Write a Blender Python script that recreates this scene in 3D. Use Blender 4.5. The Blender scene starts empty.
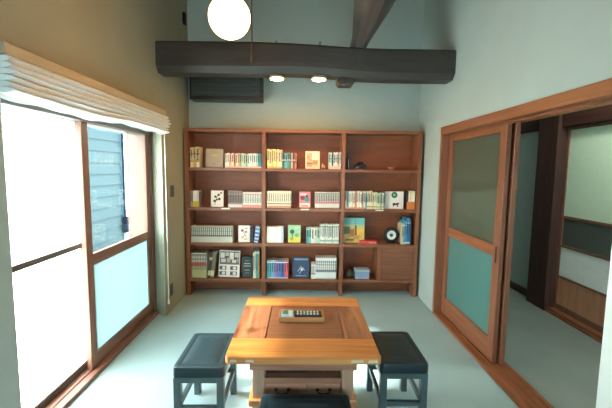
import bpy, bmesh, math, random
from mathutils import Vector, Matrix

# ------------------------------------------------------------------ camera, sky, sun, exposure
S = bpy.context.scene
COL = S.collection
CAM_H = 1.45
FOCAL_PX, PITCH, YAW, ROLL = 360.0, math.radians(5.67), math.radians(0.93), math.radians(0.78)
fw = Vector((math.sin(YAW) * math.cos(PITCH), math.cos(YAW) * math.cos(PITCH), -math.sin(PITCH)))
rt = Vector((math.cos(YAW), -math.sin(YAW), 0)); up = rt.cross(fw)
r2 = math.cos(ROLL) * rt + math.sin(ROLL) * up
u2 = -math.sin(ROLL) * rt + math.cos(ROLL) * up
cd = bpy.data.cameras.new('camera'); cam = bpy.data.objects.new('camera', cd); COL.objects.link(cam)
cd.sensor_width = 36; cd.lens = FOCAL_PX / 612 * 36; cd.clip_start = 0.02
M3 = Matrix((r2, u2, -fw)).transposed()
cam.matrix_world = Matrix.Translation((0, 0, CAM_H)) @ M3.to_4x4()
S.camera = cam

SKY_STRENGTH, SUN_STRENGTH = 10.0, 20.0
W = bpy.data.worlds.new('sky'); S.world = W; W.use_nodes = True
bg = W.node_tree.nodes['Background']
bg.inputs['Color'].default_value = (0.68, 0.90, 0.98, 1); bg.inputs['Strength'].default_value = SKY_STRENGTH
sl = bpy.data.lights.new('sun', 'SUN'); so = bpy.data.objects.new('sun', sl); COL.objects.link(so)
sl.energy = SUN_STRENGTH; sl.angle = math.radians(4.0); sl.color = (1.0, 0.95, 0.86)
SUN_FROM = Vector((-1.0, 0.10, 0.80))
so.rotation_euler = SUN_FROM.to_track_quat('Z', 'Y').to_euler()
so.location = (-6, 1, 7)
GLOBE_RADIANCE = (19.0, 9.6, 3.0)
ADDED_HALL_RADIANCE = (38.0, 40.0, 35.0)
SPOT_RADIANCE = (130.0, 68.0, 16.0)
S.view_settings.view_transform = 'Standard'; S.view_settings.look = 'None'
S.view_settings.gamma = 1.0; S.view_settings.use_curve_mapping = False
S.view_settings.exposure = 1.08

# ------------------------------------------------------------------ helpers
R = random.Random(7)
def lin(c):
    return tuple((x / 255 / 12.92) if x / 255 <= 0.04045 else ((x / 255 + 0.055) / 1.055) ** 2.4 for x in c)

MATS = {}
def nodes(name):
    m = bpy.data.materials.new(name); m.use_nodes = True
    nt = m.node_tree; nt.nodes.clear()
    return m, nt, nt.nodes.new('ShaderNodeOutputMaterial')

def plain(name, rgb, rough=0.6, metal=0.0, spec=0.5, vary=0.06, scale=25.0, bump=0.0, coat=0.0):
    """principled surface with a little procedural mottling"""
    if name in MATS: return MATS[name]
    m, nt, out = nodes(name)
    p = nt.nodes.new('ShaderNodeBsdfPrincipled'); nt.links.new(p.outputs[0], out.inputs[0])
    p.inputs['Roughness'].default_value = rough; p.inputs['Metallic'].default_value = metal
    p.inputs['Specular IOR Level'].default_value = spec
    p.inputs['Coat Weight'].default_value = coat
    tc = nt.nodes.new('ShaderNodeTexCoord'); nz = nt.nodes.new('ShaderNodeTexNoise')
    nz.inputs['Scale'].default_value = scale; nz.inputs['Detail'].default_value = 3
    nt.links.new(tc.outputs['Object'], nz.inputs['Vector'])
    rp = nt.nodes.new('ShaderNodeValToRGB'); c = lin(rgb)
    rp.color_ramp.elements[0].position = 0.3; rp.color_ramp.elements[1].position = 0.7
    rp.color_ramp.elements[0].color = (*[x * (1 - vary) for x in c], 1)
    rp.color_ramp.elements[1].color = (*[min(1, x * (1 + vary)) for x in c], 1)
    nt.links.new(nz.outputs['Fac'], rp.inputs['Fac']); nt.links.new(rp.outputs[0], p.inputs['Base Color'])
    if bump:
        b = nt.nodes.new('ShaderNodeBump'); b.inputs['Strength'].default_value = bump; b.inputs['Distance'].default_value = 0.004
        nt.links.new(nz.outputs['Fac'], b.inputs['Height']); nt.links.new(b.outputs[0], p.inputs['Normal'])
    MATS[name] = m
    return m

def wood(name, dark, light, axis='X', rough=0.4, scale=6.0, stretch=14.0, knots=0.0, bump=0.15, coat=0.0, spec=0.5):
    """grain streaks running along one axis"""
    if name in MATS: return MATS[name]
    m, nt, out = nodes(name)
    p = nt.nodes.new('ShaderNodeBsdfPrincipled'); nt.links.new(p.outputs[0], out.inputs[0])
    p.inputs['Roughness'].default_value = rough; p.inputs['Coat Weight'].default_value = coat
    p.inputs['Coat Roughness'].default_value = 0.2; p.inputs['Specular IOR Level'].default_value = spec
    tc = nt.nodes.new('ShaderNodeTexCoord'); mp = nt.nodes.new('ShaderNodeMapping')
    sc = {'X': (1, stretch, stretch), 'Y': (stretch, 1, stretch), 'Z': (stretch, stretch, 1)}[axis]
    mp.inputs['Scale'].default_value = sc
    nt.links.new(tc.outputs['Object'], mp.inputs['Vector'])
    nz = nt.nodes.new('ShaderNodeTexNoise'); nz.inputs['Scale'].default_value = scale * 0.35
    nz.inputs['Detail'].default_value = 6; nz.inputs['Roughness'].default_value = 0.6; nz.inputs['Distortion'].default_value = 0.6
    nt.links.new(mp.outputs[0], nz.inputs['Vector'])
    rp = nt.nodes.new('ShaderNodeValToRGB')
    rp.color_ramp.elements[0].position = 0.32; rp.color_ramp.elements[0].color = (*lin(dark), 1)
    rp.color_ramp.elements[1].position = 0.68; rp.color_ramp.elements[1].color = (*lin(light), 1)
    nt.links.new(nz.outputs['Fac'], rp.inputs['Fac'])
    col = rp.outputs[0]
    if knots:
        n2 = nt.nodes.new('ShaderNodeTexNoise'); n2.inputs['Scale'].default_value = 5; n2.inputs['Detail'].default_value = 2
        nt.links.new(tc.outputs['Object'], n2.inputs['Vector'])
        r3 = nt.nodes.new('ShaderNodeValToRGB'); r3.color_ramp.elements[0].position = 0.62; r3.color_ramp.elements[1].position = 0.72
        nt.links.new(n2.outputs['Fac'], r3.inputs['Fac'])
        mx = nt.nodes.new('ShaderNodeMixRGB'); mx.blend_type = 'MULTIPLY'
        ml = nt.nodes.new('ShaderNodeMath'); ml.operation = 'MULTIPLY'; ml.inputs[1].default_value = knots
        nt.links.new(r3.outputs[0], ml.inputs[0]); nt.links.new(ml.outputs[0], mx.inputs[0])
        nt.links.new(col, mx.inputs[1]); mx.inputs[2].default_value = (0.35, 0.22, 0.15, 1)
        col = mx.outputs[0]
    nt.links.new(col, p.inputs['Base Color'])
    b = nt.nodes.new('ShaderNodeBump'); b.inputs['Strength'].default_value = bump; b.inputs['Distance'].default_value = 0.002
    nt.links.new(nz.outputs['Fac'], b.inputs['Height']); nt.links.new(b.outputs[0], p.inputs['Normal'])
    MATS[name] = m
    return m

def schlick(nt, k=1.0):
    """grazing-angle reflectance that is the same from both faces of a pane"""
    lw = nt.nodes.new('ShaderNodeLayerWeight'); lw.inputs[0].default_value = 0.5
    p = nt.nodes.new('ShaderNodeMath'); p.operation = 'POWER'; p.inputs[1].default_value = 4.0
    m = nt.nodes.new('ShaderNodeMath'); m.operation = 'MULTIPLY_ADD'; m.inputs[1].default_value = 0.8 * k; m.inputs[2].default_value = 0.04 * k
    m.use_clamp = True
    nt.links.new(lw.outputs['Facing'], p.inputs[0]); nt.links.new(p.outputs[0], m.inputs[0])
    return m.outputs[0]

def clear_glass(name, tint=(1, 1, 1), gloss=0.06, rough=0.02):
    m, nt, out = nodes(name)
    t = nt.nodes.new('ShaderNodeBsdfTransparent'); t.inputs[0].default_value = (*tint, 1)
    g = nt.nodes.new('ShaderNodeBsdfGlossy'); g.inputs['Roughness'].default_value = rough
    mx = nt.nodes.new('ShaderNodeMixShader')
    nt.links.new(schlick(nt), mx.inputs[0]); nt.links.new(t.outputs[0], mx.inputs[1]); nt.links.new(g.outputs[0], mx.inputs[2])
    nt.links.new(mx.outputs[0], out.inputs[0])
    return m

def frosted(name, tint, clear=0.1, refl=0.25, diffuse=0.0, dif_col=(0.5, 0.6, 0.6), rough=0.25):
    """translucent obscured pane: mostly scatters light through, a bit of sheen"""
    m, nt, out = nodes(name)
    tr = nt.nodes.new('ShaderNodeBsdfTranslucent'); tr.inputs[0].default_value = (*tint, 1)
    cl = nt.nodes.new('ShaderNodeBsdfTransparent'); cl.inputs[0].default_value = (*tint, 1)
    di = nt.nodes.new('ShaderNodeBsdfDiffuse'); di.inputs[0].default_value = (*dif_col, 1)
    g = nt.nodes.new('ShaderNodeBsdfGlossy'); g.inputs['Roughness'].default_value = rough
    tc = nt.nodes.new('ShaderNodeTexCoord'); nz = nt.nodes.new('ShaderNodeTexNoise'); nz.inputs['Scale'].default_value = 220
    nt.links.new(tc.outputs['Object'], nz.inputs['Vector'])
    b = nt.nodes.new('ShaderNodeBump'); b.inputs['Strength'].default_value = 0.12; b.inputs['Distance'].default_value = 0.001
    nt.links.new(nz.outputs['Fac'], b.inputs['Height']); nt.links.new(b.outputs[0], g.inputs['Normal'])
    a = nt.nodes.new('ShaderNodeMixShader'); a.inputs[0].default_value = clear
    nt.links.new(tr.outputs[0], a.inputs[1]); nt.links.new(cl.outputs[0], a.inputs[2])
    c = nt.nodes.new('ShaderNodeMixShader'); c.inputs[0].default_value = diffuse
    nt.links.new(a.outputs[0], c.inputs[1]); nt.links.new(di.outputs[0], c.inputs[2])
    e = nt.nodes.new('ShaderNodeMixShader'); nt.links.new(schlick(nt, refl * 4), e.inputs[0])
    nt.links.new(c.outputs[0], e.inputs[1]); nt.links.new(g.outputs[0], e.inputs[2])
    nt.links.new(e.outputs[0], out.inputs[0])
    return m

def emitter(name, rgb):
    m, nt, out = nodes(name)
    e = nt.nodes.new('ShaderNodeEmission'); k = max(rgb)
    e.inputs[0].default_value = (*[x / k for x in rgb], 1); e.inputs[1].default_value = k
    nt.links.new(e.outputs[0], out.inputs[0]); return m

BASE = {}
class MB:
    """collects shapes in world coordinates, builds ONE mesh object"""
    def __init__(s): s.bm = bmesh.new(); s.mi = 0
    def slot(s, i): s.mi = i; return s
    def _fin(s, faces):
        for f in faces: f.material_index = s.mi
    def box(s, x0, x1, y0, y1, z0, z1, bev=0.0, seg=2):
        t = bmesh.new()
        vs = [t.verts.new((x, y, z)) for z in (z0, z1) for y in (y0, y1) for x in (x0, x1)]
        for q in ((0, 2, 3, 1), (4, 5, 7, 6), (0, 1, 5, 4), (2, 6, 7, 3), (0, 4, 6, 2), (1, 3, 7, 5)):
            t.faces.new([vs[i] for i in q])
        if bev: bmesh.ops.bevel(t, geom=list(t.edges), offset=bev, segments=seg, affect='EDGES', profile=0.5)
        return s._merge(t)
    def _merge(s, t):
        for f in t.faces: f.material_index = s.mi
        me = bpy.data.meshes.new('tmp'); t.to_mesh(me); t.free(); s.bm.from_mesh(me); bpy.data.meshes.remove(me); return s
    def prism(s, pts, axis, a, b, bev=0.0):
        """closed outline pts (2-D, in the two other axes in order) extruded along axis from a to b"""
        t = bmesh.new()
        def P(p, w): return {'X': (w, p[0], p[1]), 'Y': (p[0], w, p[1]), 'Z': (p[0], p[1], w)}[axis]
        A = [t.verts.new(P(p, a)) for p in pts]; B = [t.verts.new(P(p, b)) for p in pts]; n = len(pts)
        t.faces.new(A); t.faces.new(B[::-1])
        for i in range(n): t.faces.new((A[i], B[i], B[(i + 1) % n], A[(i + 1) % n]))
        bmesh.ops.recalc_face_normals(t, faces=t.faces)
        if bev: bmesh.ops.bevel(t, geom=list(t.edges), offset=bev, segments=2, affect='EDGES', profile=0.5)
        return s._merge(t)
    def loft(s, rings, closed=True, caps=True):
        t = bmesh.new(); rr = [[t.verts.new(p) for p in r] for r in rings]; n = len(rings[0])
        for a, b in zip(rr, rr[1:]):
            for i in range(n if closed else n - 1): t.faces.new((a[i], a[(i + 1) % n], b[(i + 1) % n], b[i]))
        if caps and closed: t.faces.new(rr[0][::-1]); t.faces.new(rr[-1])
        bmesh.ops.recalc_face_normals(t, faces=t.faces)
        return s._merge(t)
    def tube(s, path, r, n=10):
        rings = []; path = [Vector(p) for p in path]
        rad = r if isinstance(r, (list, tuple)) else [r] * len(path)
        for i, p in enumerate(path):
            d = (path[min(i + 1, len(path) - 1)] - path[max(i - 1, 0)]).normalized()
            a = Vector((0, 0, 1)) if abs(d.z) < 0.9 else Vector((1, 0, 0))
            e1 = d.cross(a).normalized(); e2 = d.cross(e1)
            rings.append([p + rad[i] * (math.cos(q) * e1 + math.sin(q) * e2) for q in [2 * math.pi * k / n for k in range(n)]])
        return s.loft(rings)
    def lathe(s, c, prof, n=28, axis='Z'):
        """prof: list of (radius, height) bottom to top"""
        rings = []
        for r, h in prof:
            rr = []
            for k in range(n):
                q = 2 * math.pi * k / n; a, b = max(r, 1e-4) * math.cos(q), max(r, 1e-4) * math.sin(q)
                v = {'Z': (a, b, h), 'Y': (a, h, b), 'X': (h, a, b)}[axis]
                rr.append((c[0] + v[0], c[1] + v[1], c[2] + v[2]))
            rings.append(rr)
        return s.loft(rings)
    def build(s, name, mats, parent=None, smooth=False, label=None, kind=None, loc=None):
        """parent or loc give the origin; mesh coordinates are stored relative to it"""
        o0 = Vector(BASE[parent.name]) if parent else Vector(loc or (0, 0, 0))
        for v in s.bm.verts: v.co -= o0
        me = bpy.data.meshes.new(name); s.bm.to_mesh(me); s.bm.free()
        for m in (mats if isinstance(mats, (list, tuple)) else [mats]): me.materials.append(m)
        if smooth:
            me.shade_smooth()
            try: me.set_sharp_from_angle(angle=math.radians(40))
            except Exception: pass
        o = bpy.data.objects.new(name, me); COL.objects.link(o)
        if parent: o.parent = parent
        else: o.location = o0
        BASE[o.name] = tuple(o0)
        if label: o['label'] = label
        if kind: o['kind'] = kind
        return o

def thing(name, label, cat, loc=(0, 0, 0), group=None):
    o = bpy.data.objects.new(name, None); COL.objects.link(o); o.location = loc; o.empty_display_size = 0.05
    BASE[o.name] = tuple(loc); o['label'] = label; o['category'] = cat
    if group: o['group'] = group
    return o
def tag(o, label, cat, group=None):
    o['label'] = label; o['category'] = cat
    if group: o['group'] = group
    return o
def structure(name, label=None, loc=(0, 0, 0)):
    o = bpy.data.objects.new(name, None); COL.objects.link(o); o.location = loc; o['kind'] = 'structure'; BASE[o.name] = tuple(loc)
    if label: o['label'] = label
    return o

# ------------------------------------------------------------------ materials
plaster = plain('sage_plaster', (164, 176, 170), 0.85, vary=0.03, scale=3.0, bump=0.0, spec=0.2)
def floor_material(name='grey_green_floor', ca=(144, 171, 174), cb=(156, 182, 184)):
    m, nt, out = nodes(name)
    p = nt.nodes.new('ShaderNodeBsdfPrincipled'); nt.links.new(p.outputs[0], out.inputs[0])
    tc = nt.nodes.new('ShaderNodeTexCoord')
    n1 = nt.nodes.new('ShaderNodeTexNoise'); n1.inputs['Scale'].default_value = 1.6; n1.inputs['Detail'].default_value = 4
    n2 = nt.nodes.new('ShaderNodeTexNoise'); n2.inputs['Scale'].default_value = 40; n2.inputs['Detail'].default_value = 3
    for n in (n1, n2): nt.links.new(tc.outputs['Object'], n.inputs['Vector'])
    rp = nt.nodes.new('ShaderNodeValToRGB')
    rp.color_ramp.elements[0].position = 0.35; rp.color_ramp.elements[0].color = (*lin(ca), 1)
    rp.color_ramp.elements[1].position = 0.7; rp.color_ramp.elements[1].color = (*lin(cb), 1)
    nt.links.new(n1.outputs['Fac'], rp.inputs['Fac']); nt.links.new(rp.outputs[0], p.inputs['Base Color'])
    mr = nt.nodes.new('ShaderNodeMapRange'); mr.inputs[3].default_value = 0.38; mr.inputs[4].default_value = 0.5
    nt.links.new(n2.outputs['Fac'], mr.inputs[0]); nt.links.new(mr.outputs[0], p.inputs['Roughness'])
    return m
floor_m = floor_material()
ceil_m = wood('dark_ceiling_boards', (26, 22, 19), (40, 34, 29), 'X', 0.7)
beam_m = wood('charred_beam', (40, 38, 36), (60, 57, 54), 'X', 0.5, scale=4, stretch=9, bump=0.5)
log_m = wood('charred_log', (44, 41, 38), (76, 71, 66), 'Y', 0.45, scale=4, stretch=9, bump=0.5)
shelf_h = wood('shelf_wood_across', (108, 62, 38), (142, 88, 58), 'X', 0.42)
shelf_v = wood('shelf_wood_upright', (110, 64, 40), (144, 90, 60), 'Z', 0.42)
shelf_edge = shelf_h
back_m = wood('shelf_back_wood', (120, 60, 27), (142, 74, 36), 'X', 0.5, stretch=6)
door_wood_z = wood('door_wood_upright', (112, 66, 44), (140, 86, 58), 'Z', 0.4)
door_wood_y = wood('door_wood_level', (116, 68, 42), (148, 90, 58), 'Y', 0.4)
dark_wood_z = wood('dark_post_wood', (52, 32, 28), (72, 46, 38), 'Z', 0.6, spec=0.25)
dark_wood_y = wood('dark_lintel_wood', (50, 31, 26), (72, 44, 36), 'Y', 0.6, spec=0.25)
win_wood_z = wood('window_wood_upright', (112, 76, 60), (138, 98, 78), 'Z', 0.45)
win_wood_y = wood('window_wood_level', (106, 72, 58), (132, 94, 76), 'Y', 0.45)
dark_rail = wood('weathered_rail', (70, 62, 58), (94, 84, 78), 'Y', 0.55)
table_x = wood('table_wood_across', (178, 104, 46), (218, 146, 76), 'X', 0.32, scale=7, knots=0.25, coat=0.3)
table_y = wood('table_wood_along', (112, 64, 40), (196, 134, 92), 'Y', 0.32, scale=6, stretch=9, knots=0.8, coat=0.3)
table_lid = wood('table_lid_wood', (118, 72, 48), (146, 92, 62), 'X', 0.36, scale=8, stretch=18, coat=0.25)
table_body = wood('table_body_wood', (146, 98, 74), (178, 128, 100), 'X', 0.4)
table_post = wood('table_post_wood', (158, 122, 98), (190, 150, 122), 'Z', 0.4)
iron_m = plain('dark_iron', (38, 34, 32), 0.45, metal=0.7)
pale_key = plain('pale_key_wood', (206, 186, 160), 0.45)
leather = plain('black_leather', (26, 45, 51), 0.45, vary=0.12, scale=90, bump=0.12, spec=0.3, coat=0.05)
leather_soft = plain('black_leather_seam', (24, 26, 28), 0.45)
stool_paint = plain('grey_black_paint', (68, 86, 88), 0.4)
fabric = plain('off_white_linen', (238, 240, 238), 0.9, vary=0.05, scale=160, bump=0.2, spec=0.1)
fabric_shadow = plain('linen_lining', (190, 188, 178), 0.9, spec=0.1)
beige = wood('beige_rail_wood', (168, 150, 124), (180, 162, 136), 'Y', 0.5)
white_plastic = plain('white_plastic', (226, 226, 220), 0.4)
charcoal = plain('charcoal_plastic', (36, 38, 38), 0.45)
charcoal_light = plain('charcoal_louvre', (72, 78, 78), 0.4)
black_pl = plain('black_plastic', (20, 20, 22), 0.35)
teal_pl = plain('pale_teal_plastic', (150, 196, 196), 0.4)
grey_pl = plain('grey_plate', (84, 78, 68), 0.5)
tan_wood = wood('tray_wood', (170, 112, 60), (200, 140, 84), 'X', 0.4)
siding_m = plain('blue_siding', (60, 70, 72), 0.8, vary=0.04, spec=0.05)
concrete_out = plain('pale_concrete', (176, 174, 166), 0.85)
white_out = plain('white_render', (214, 216, 212), 0.85)
pane_clear = clear_glass('clear_pane', (0.97, 1.0, 1.0))
pane_haze = frosted('hazy_pane', (0.93, 0.96, 0.97), clear=0.6, refl=0.12)
pane_frost_w = frosted('white_frosted_pane', (0.95, 0.93, 0.92), clear=0.0, refl=0.15)
pane_frost_c = frosted('cyan_frosted_pane', (0.20, 0.26, 0.26), clear=0.03, refl=0.15)
pane_door_up = frosted('smoky_door_pane', (0.42, 0.48, 0.42), clear=0.45, refl=0.25, diffuse=0.5, dif_col=lin((104, 110, 92)), rough=0.12)
pane_door_lo = frosted('teal_door_pane', (0.40, 0.62, 0.58), clear=0.25, refl=0.25, diffuse=0.5, dif_col=lin((102, 150, 143)), rough=0.2)
fusuma_white = plain('white_panel_paper', (240, 244, 240), 0.8, vary=0.03)
fusuma_green = plain('pale_green_panel', (204, 224, 200), 0.8, vary=0.03)
fusuma_wood = wood('fusuma_lower_board', (182, 124, 92), (206, 148, 112), 'Z', 0.45)
slot_glass = frosted('dark_slot_pane', (0.3, 0.36, 0.34), clear=0.3, refl=0.25, diffuse=0.3, dif_col=lin((140, 150, 142)))
globe_m = emitter('lit_globe_glass', GLOBE_RADIANCE)
spot_m = emitter('lit_spot_lens', SPOT_RADIANCE)

# ------------------------------------------------------------------ room shell
LX, RX, BY, FY, CZ = -1.29, 1.37, 4.24, -1.6, 3.75
HX, HY = 2.65, 5.2          # hall beyond the sliding doors
MB().box(-1.62, RX + .1, FY - .12, HY + .1, -0.12, 0.0).build('floor', floor_m, kind='structure')
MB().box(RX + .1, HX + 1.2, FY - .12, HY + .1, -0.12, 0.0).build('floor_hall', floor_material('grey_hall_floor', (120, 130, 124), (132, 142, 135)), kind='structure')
MB().box(LX - .35, RX + .35, FY - .12, BY + .12, CZ, CZ + .1).build('ceiling', ceil_m, kind='structure')
MB().box(LX - .3, RX + .2, BY, BY + .12, 0, CZ).build('wall_back', plaster, kind='structure')
FX0, FX1, FZ0, FZ1 = -.65, .75, .55, 1.65      # window added behind the camera for frontal daylight
b = MB(); b.box(LX - .3, FX0, FY - .12, FY, 0, CZ); b.box(FX1, RX + .28, FY - .12, FY, 0, CZ); b.box(RX + 1.18, HX + 1.2, FY - .12, FY, 0, CZ); b.box(RX + .28, RX + 1.18, FY - .12, FY, 2.0, CZ); b.box(FX0, FX1, FY - .12, FY, 0, FZ0); b.box(FX0, FX1, FY - .12, FY, FZ1, CZ)
b.build('wall_front', plaster, kind='structure')
WY0, WY1, WZ = 1.60, 3.47, 1.80      # window opening
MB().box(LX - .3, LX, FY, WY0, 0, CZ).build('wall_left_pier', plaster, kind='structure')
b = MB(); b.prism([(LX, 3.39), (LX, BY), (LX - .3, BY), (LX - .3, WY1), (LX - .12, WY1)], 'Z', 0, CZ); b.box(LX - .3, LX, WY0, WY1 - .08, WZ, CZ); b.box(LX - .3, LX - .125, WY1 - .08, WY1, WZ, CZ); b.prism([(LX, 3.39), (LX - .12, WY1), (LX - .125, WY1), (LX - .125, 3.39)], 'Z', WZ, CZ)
b.build('wall_left', plain('warm_lit_plaster', (154, 150, 130), 0.85, vary=0.03, scale=3.0, spec=0.2), kind='structure')  # sage wall with the globe's warm light put into its colour
DY0, DY1, DZ = 0.30, 3.53, 1.862     # sliding door opening
b = MB(); b.box(RX, RX + .16, DY1, HY + .1, 0, CZ); b.box(RX, RX + .16, DY0, DY1, DZ, CZ); b.box(RX, RX + .16, FY, DY0, 0, CZ)
b.build('wall_right', plaster, kind='structure')
# white wing wall at the near end of the doorway
MB().box(RX + .0, RX + .3, 1.16, 1.535, 0, 1.785).build('wall_wing', plain('white_plaster', (232, 236, 230), 0.85, vary=0.02, scale=3, spec=0.2), kind='structure')
# hall
b = MB(); b.box(HX + .02, HX + .14, 3.9, HY, 0, 2.6); b.box(HX + .1, HX + .2, FY, 3.9, 1.9, 2.6); b.box(HX + .1, HX + .2, FY, 1.0, 0, 1.9)
b.build('wall_hall', plaster, kind='structure')
MB().box(RX + .16, HX + 1.2, HY, HY + .1, 0, 2.6).build('wall_hall_end', plaster, kind='structure')
MB().box(HX + 1.0, HX + 1.1, FY, HY, 0, 2.6).build('wall_inner_room', plaster, kind='structure')
MB().box(RX + .16, HX + 1.2, FY, HY + .1, 2.6, 2.7).build('ceiling_hall', ceil_m, kind='structure')
MB().box(HX - .01, HX + .02, 3.9, HY, 0, 0.075).build('baseboard_hall', dark_wood_y, kind='structure')

# ------------------------------------------------------------------ window_1 with its two sliding sashes
win = structure('window_1')
b = MB(); b.box(-1.64, -1.41, WY1 - .028, WY1 - .0005, 0, WZ); b.build('frame_post', wood('pale_post_wood', (98, 72, 60), (118, 90, 76), 'Z', .5), win)
b = MB(); b.box(-1.56, -1.40, WY0 - .02, WY0 + .06, 0.0, WZ); b.build('frame_post', win_wood_z, win)
b = MB(); b.box(-1.56, -1.40, WY0, WY1, 1.735, WZ); b.build('head_rail', dark_rail, win)
b = MB(); b.box(-1.60, -1.385, WY0, WY1, 0.0, 0.03); b.box(-1.455, -1.435, WY0, WY1, .03, .036); b.box(-1.51, -1.49, WY0, WY1, .03, .036); b.build('sill', win_wood_y, win)
def sash(x, y0, y1, z0, z1, st, rail, mid0, mid1, mz, my, up_m, lo_m, bot):
    b = MB(); b.box(x - .016, x + .016, y0, y0 + st, z0, z1, .003); b.box(x - .016, x + .016, y1 - st, y1, z0, z1, .003)
    b.box(x - .015, x + .015, y0 + st, y1 - st, z1 - rail, z1, .002)
    f = b.build('sash', mz, win)
    m = MB(); m.box(x - .013, x + .013, y0 + st, y1 - st, mid0, mid1, .002); m.build('middle_rail', my, f)
    m = MB(); m.box(x - .015, x + .015, y0 + st, y1 - st, z0, z0 + bot, .002); m.build('bottom_rail', my, f)
    MB().box(x - .003, x + .003, y0 + st, y1 - st, mid1, z1 - rail).build('pane', up_m, f, label='upper pane')
    MB().box(x - .003, x + .003, y0 + st, y1 - st, z0 + bot, mid0).build('pane', lo_m, f, label='lower frosted pane')
    return f
sash(-1.445, 2.395, 3.441, 0.032, 1.775, .075, .045, .758, .838, win_wood_z, win_wood_y, pane_clear, pane_frost_c, .10)
sash(-1.50, 1.62, 2.50, 0.032, 1.775, .06, .035, .888, .922, win_wood_z, dark_rail, pane_haze, pane_frost_w, .05)

w2 = structure('added_window')  # unseen, added to light the room from behind the camera
b = MB(); b.box(FX0, FX1, FY - .09, FY - .03, FZ0, FZ0 + .06); b.box(FX0, FX1, FY - .09, FY - .03, FZ1 - .06, FZ1)
for xx in (FX0, (FX0 + FX1) / 2 - .03, FX1 - .06): b.box(xx, xx + .06, FY - .09, FY - .03, FZ0 + .06, FZ1 - .06)
b.build('window_frame', win_wood_z, w2)
for xa, xb in ((FX0 + .06, (FX0 + FX1) / 2 - .03), ((FX0 + FX1) / 2 + .03, FX1 - .06)): MB().box(xa, xb, FY - .063, FY - .057, FZ0 + .06, FZ1 - .06).build('pane', pane_clear, w2)

d3 = structure('added_door')  # unseen glazed door added at the hall's near end to let daylight in
b = MB()
for xx in (RX + .28, RX + .70, RX + 1.12): b.box(xx, xx + .06, FY - .09, FY - .03, 0, 2.0)
for za in (0, 1.94): b.box(RX + .34, RX + 1.12, FY - .088, FY - .032, za, za + .06)
b.build('door_frame', win_wood_z, d3)
for xa in (RX + .34, RX + .76): MB().box(xa, xa + .36, FY - .063, FY - .057, .06, 1.94).build('pane', pane_clear, d3)

# ------------------------------------------------------------------ door_1: sliding glass doors on the right
dr = structure('door_1')
b = MB(); b.box(RX - .012, RX + .19, DY1 - .045, DY1, 0, DZ, .003); b.build('door_post', door_wood_z, dr)
b = MB(); b.box(RX - .014, RX + .19, DY0, DY1, 1.79, DZ, .003); b.box(RX + .055, RX + .075, DY0, DY1 - .05, 1.775, 1.79); b.build('door_head', door_wood_y, dr)
b = MB(); b.box(RX - .008, RX + .19, DY0, DY1, 0, .022, .002)
for gx in (RX + .05, RX + .105, RX + .155): b.box(gx - .006, gx + .006, DY0, DY1, .022, .031)
b.build('threshold', door_wood_y, dr)
def glass_door(x, y0, y1, pull):
    b = MB(); b.box(x - .017, x + .017, y0, y0 + .085, .032, 1.79, .003); b.box(x - .017, x + .017, y1 - .085, y1, .032, 1.79, .003)
    f = b.build('door_panel', door_wood_z, dr)
    for nm, a, c in (('top_rail', 1.725, 1.79), ('middle_rail', .82, .905), ('bottom_rail', .032, .20)):
        m = MB(); m.box(x - .015, x + .015, y0 + .085, y1 - .085, a, c, .002); m.build(nm, door_wood_y, f)
    MB().box(x - .003, x + .003, y0 + .085, y1 - .085, .905, 1.725).build('pane', pane_door_up, f, label='upper smoky pane')
    MB().box(x - .003, x + .003, y0 + .085, y1 - .085, .20, .82).build('pane', pane_door_lo, f, label='lower teal frosted pane')
    if pull:
        m = MB(); m.box(x - .0185, x - .0165, y0 + .03, y0 + .05, .78, .90, .0005); m.build('pull', iron_m, f)
glass_door(RX + .078, 2.515, 3.492, True)
glass_door(RX + .13, 2.500, 3.475, False)

# ------------------------------------------------------------------ door_2: panelled sliding doors across the hall
fs = structure('door_2')
b = MB(); b.box(HX - .06, HX + .12, 1.0, 3.60, 1.89, 2.13, .004); b.build('door_head', dark_wood_y, fs)
b = MB(); b.box(HX - .06, HX + .12, 1.0, 3.60, 0, .045, .003); b.box(HX - .075, HX - .06, 1.0, 3.6, 0, .02); b.build('threshold', door_wood_y, fs)
for (y0, y1, x) in ((2.70, 3.60, HX + .02), (1.80, 2.74, HX + .06), (1.0, 1.84, HX + .02)):
    b = MB(); b.box(x - .015, x + .015, y0, y0 + .035, .045, 1.89); b.box(x - .015, x + .015, y1 - .035, y1, .045, 1.89)
    for a, c in ((.045, .10), (.375, .395), (.69, .715), (.985, 1.01), (1.86, 1.89)): b.box(x - .014, x + .014, y0 + .035, y1 - .035, a, c)
    f = b.build('door_panel', win_wood_z, fs)
    MB().box(x - .006, x + .006, y0 + .035, y1 - .035, 1.01, 1.86).build('upper_panel', fusuma_green, f)
    MB().box(x - .004, x + .004, y0 + .035, y1 - .035, .715, .985).build('slot_pane', slot_glass, f)
    MB().box(x - .006, x + .006, y0 + .035, y1 - .035, .395, .69).build('middle_panel', fusuma_white, f)
    MB().box(x - .006, x + .006, y0 + .035, y1 - .035, .10, .375).build('lower_panel', fusuma_wood, f)
b = MB(); b.box(HX - .09, HX + .14, 3.60, 3.90, 0, 2.6, .006); b.build('trim_1', dark_wood_z, kind='structure')
b = MB(); b.box(HX - .05, HX + .02, 3.90, HY, 1.90, 2.13, .004); b.build('trim_2', dark_wood_y, kind='structure')

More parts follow.
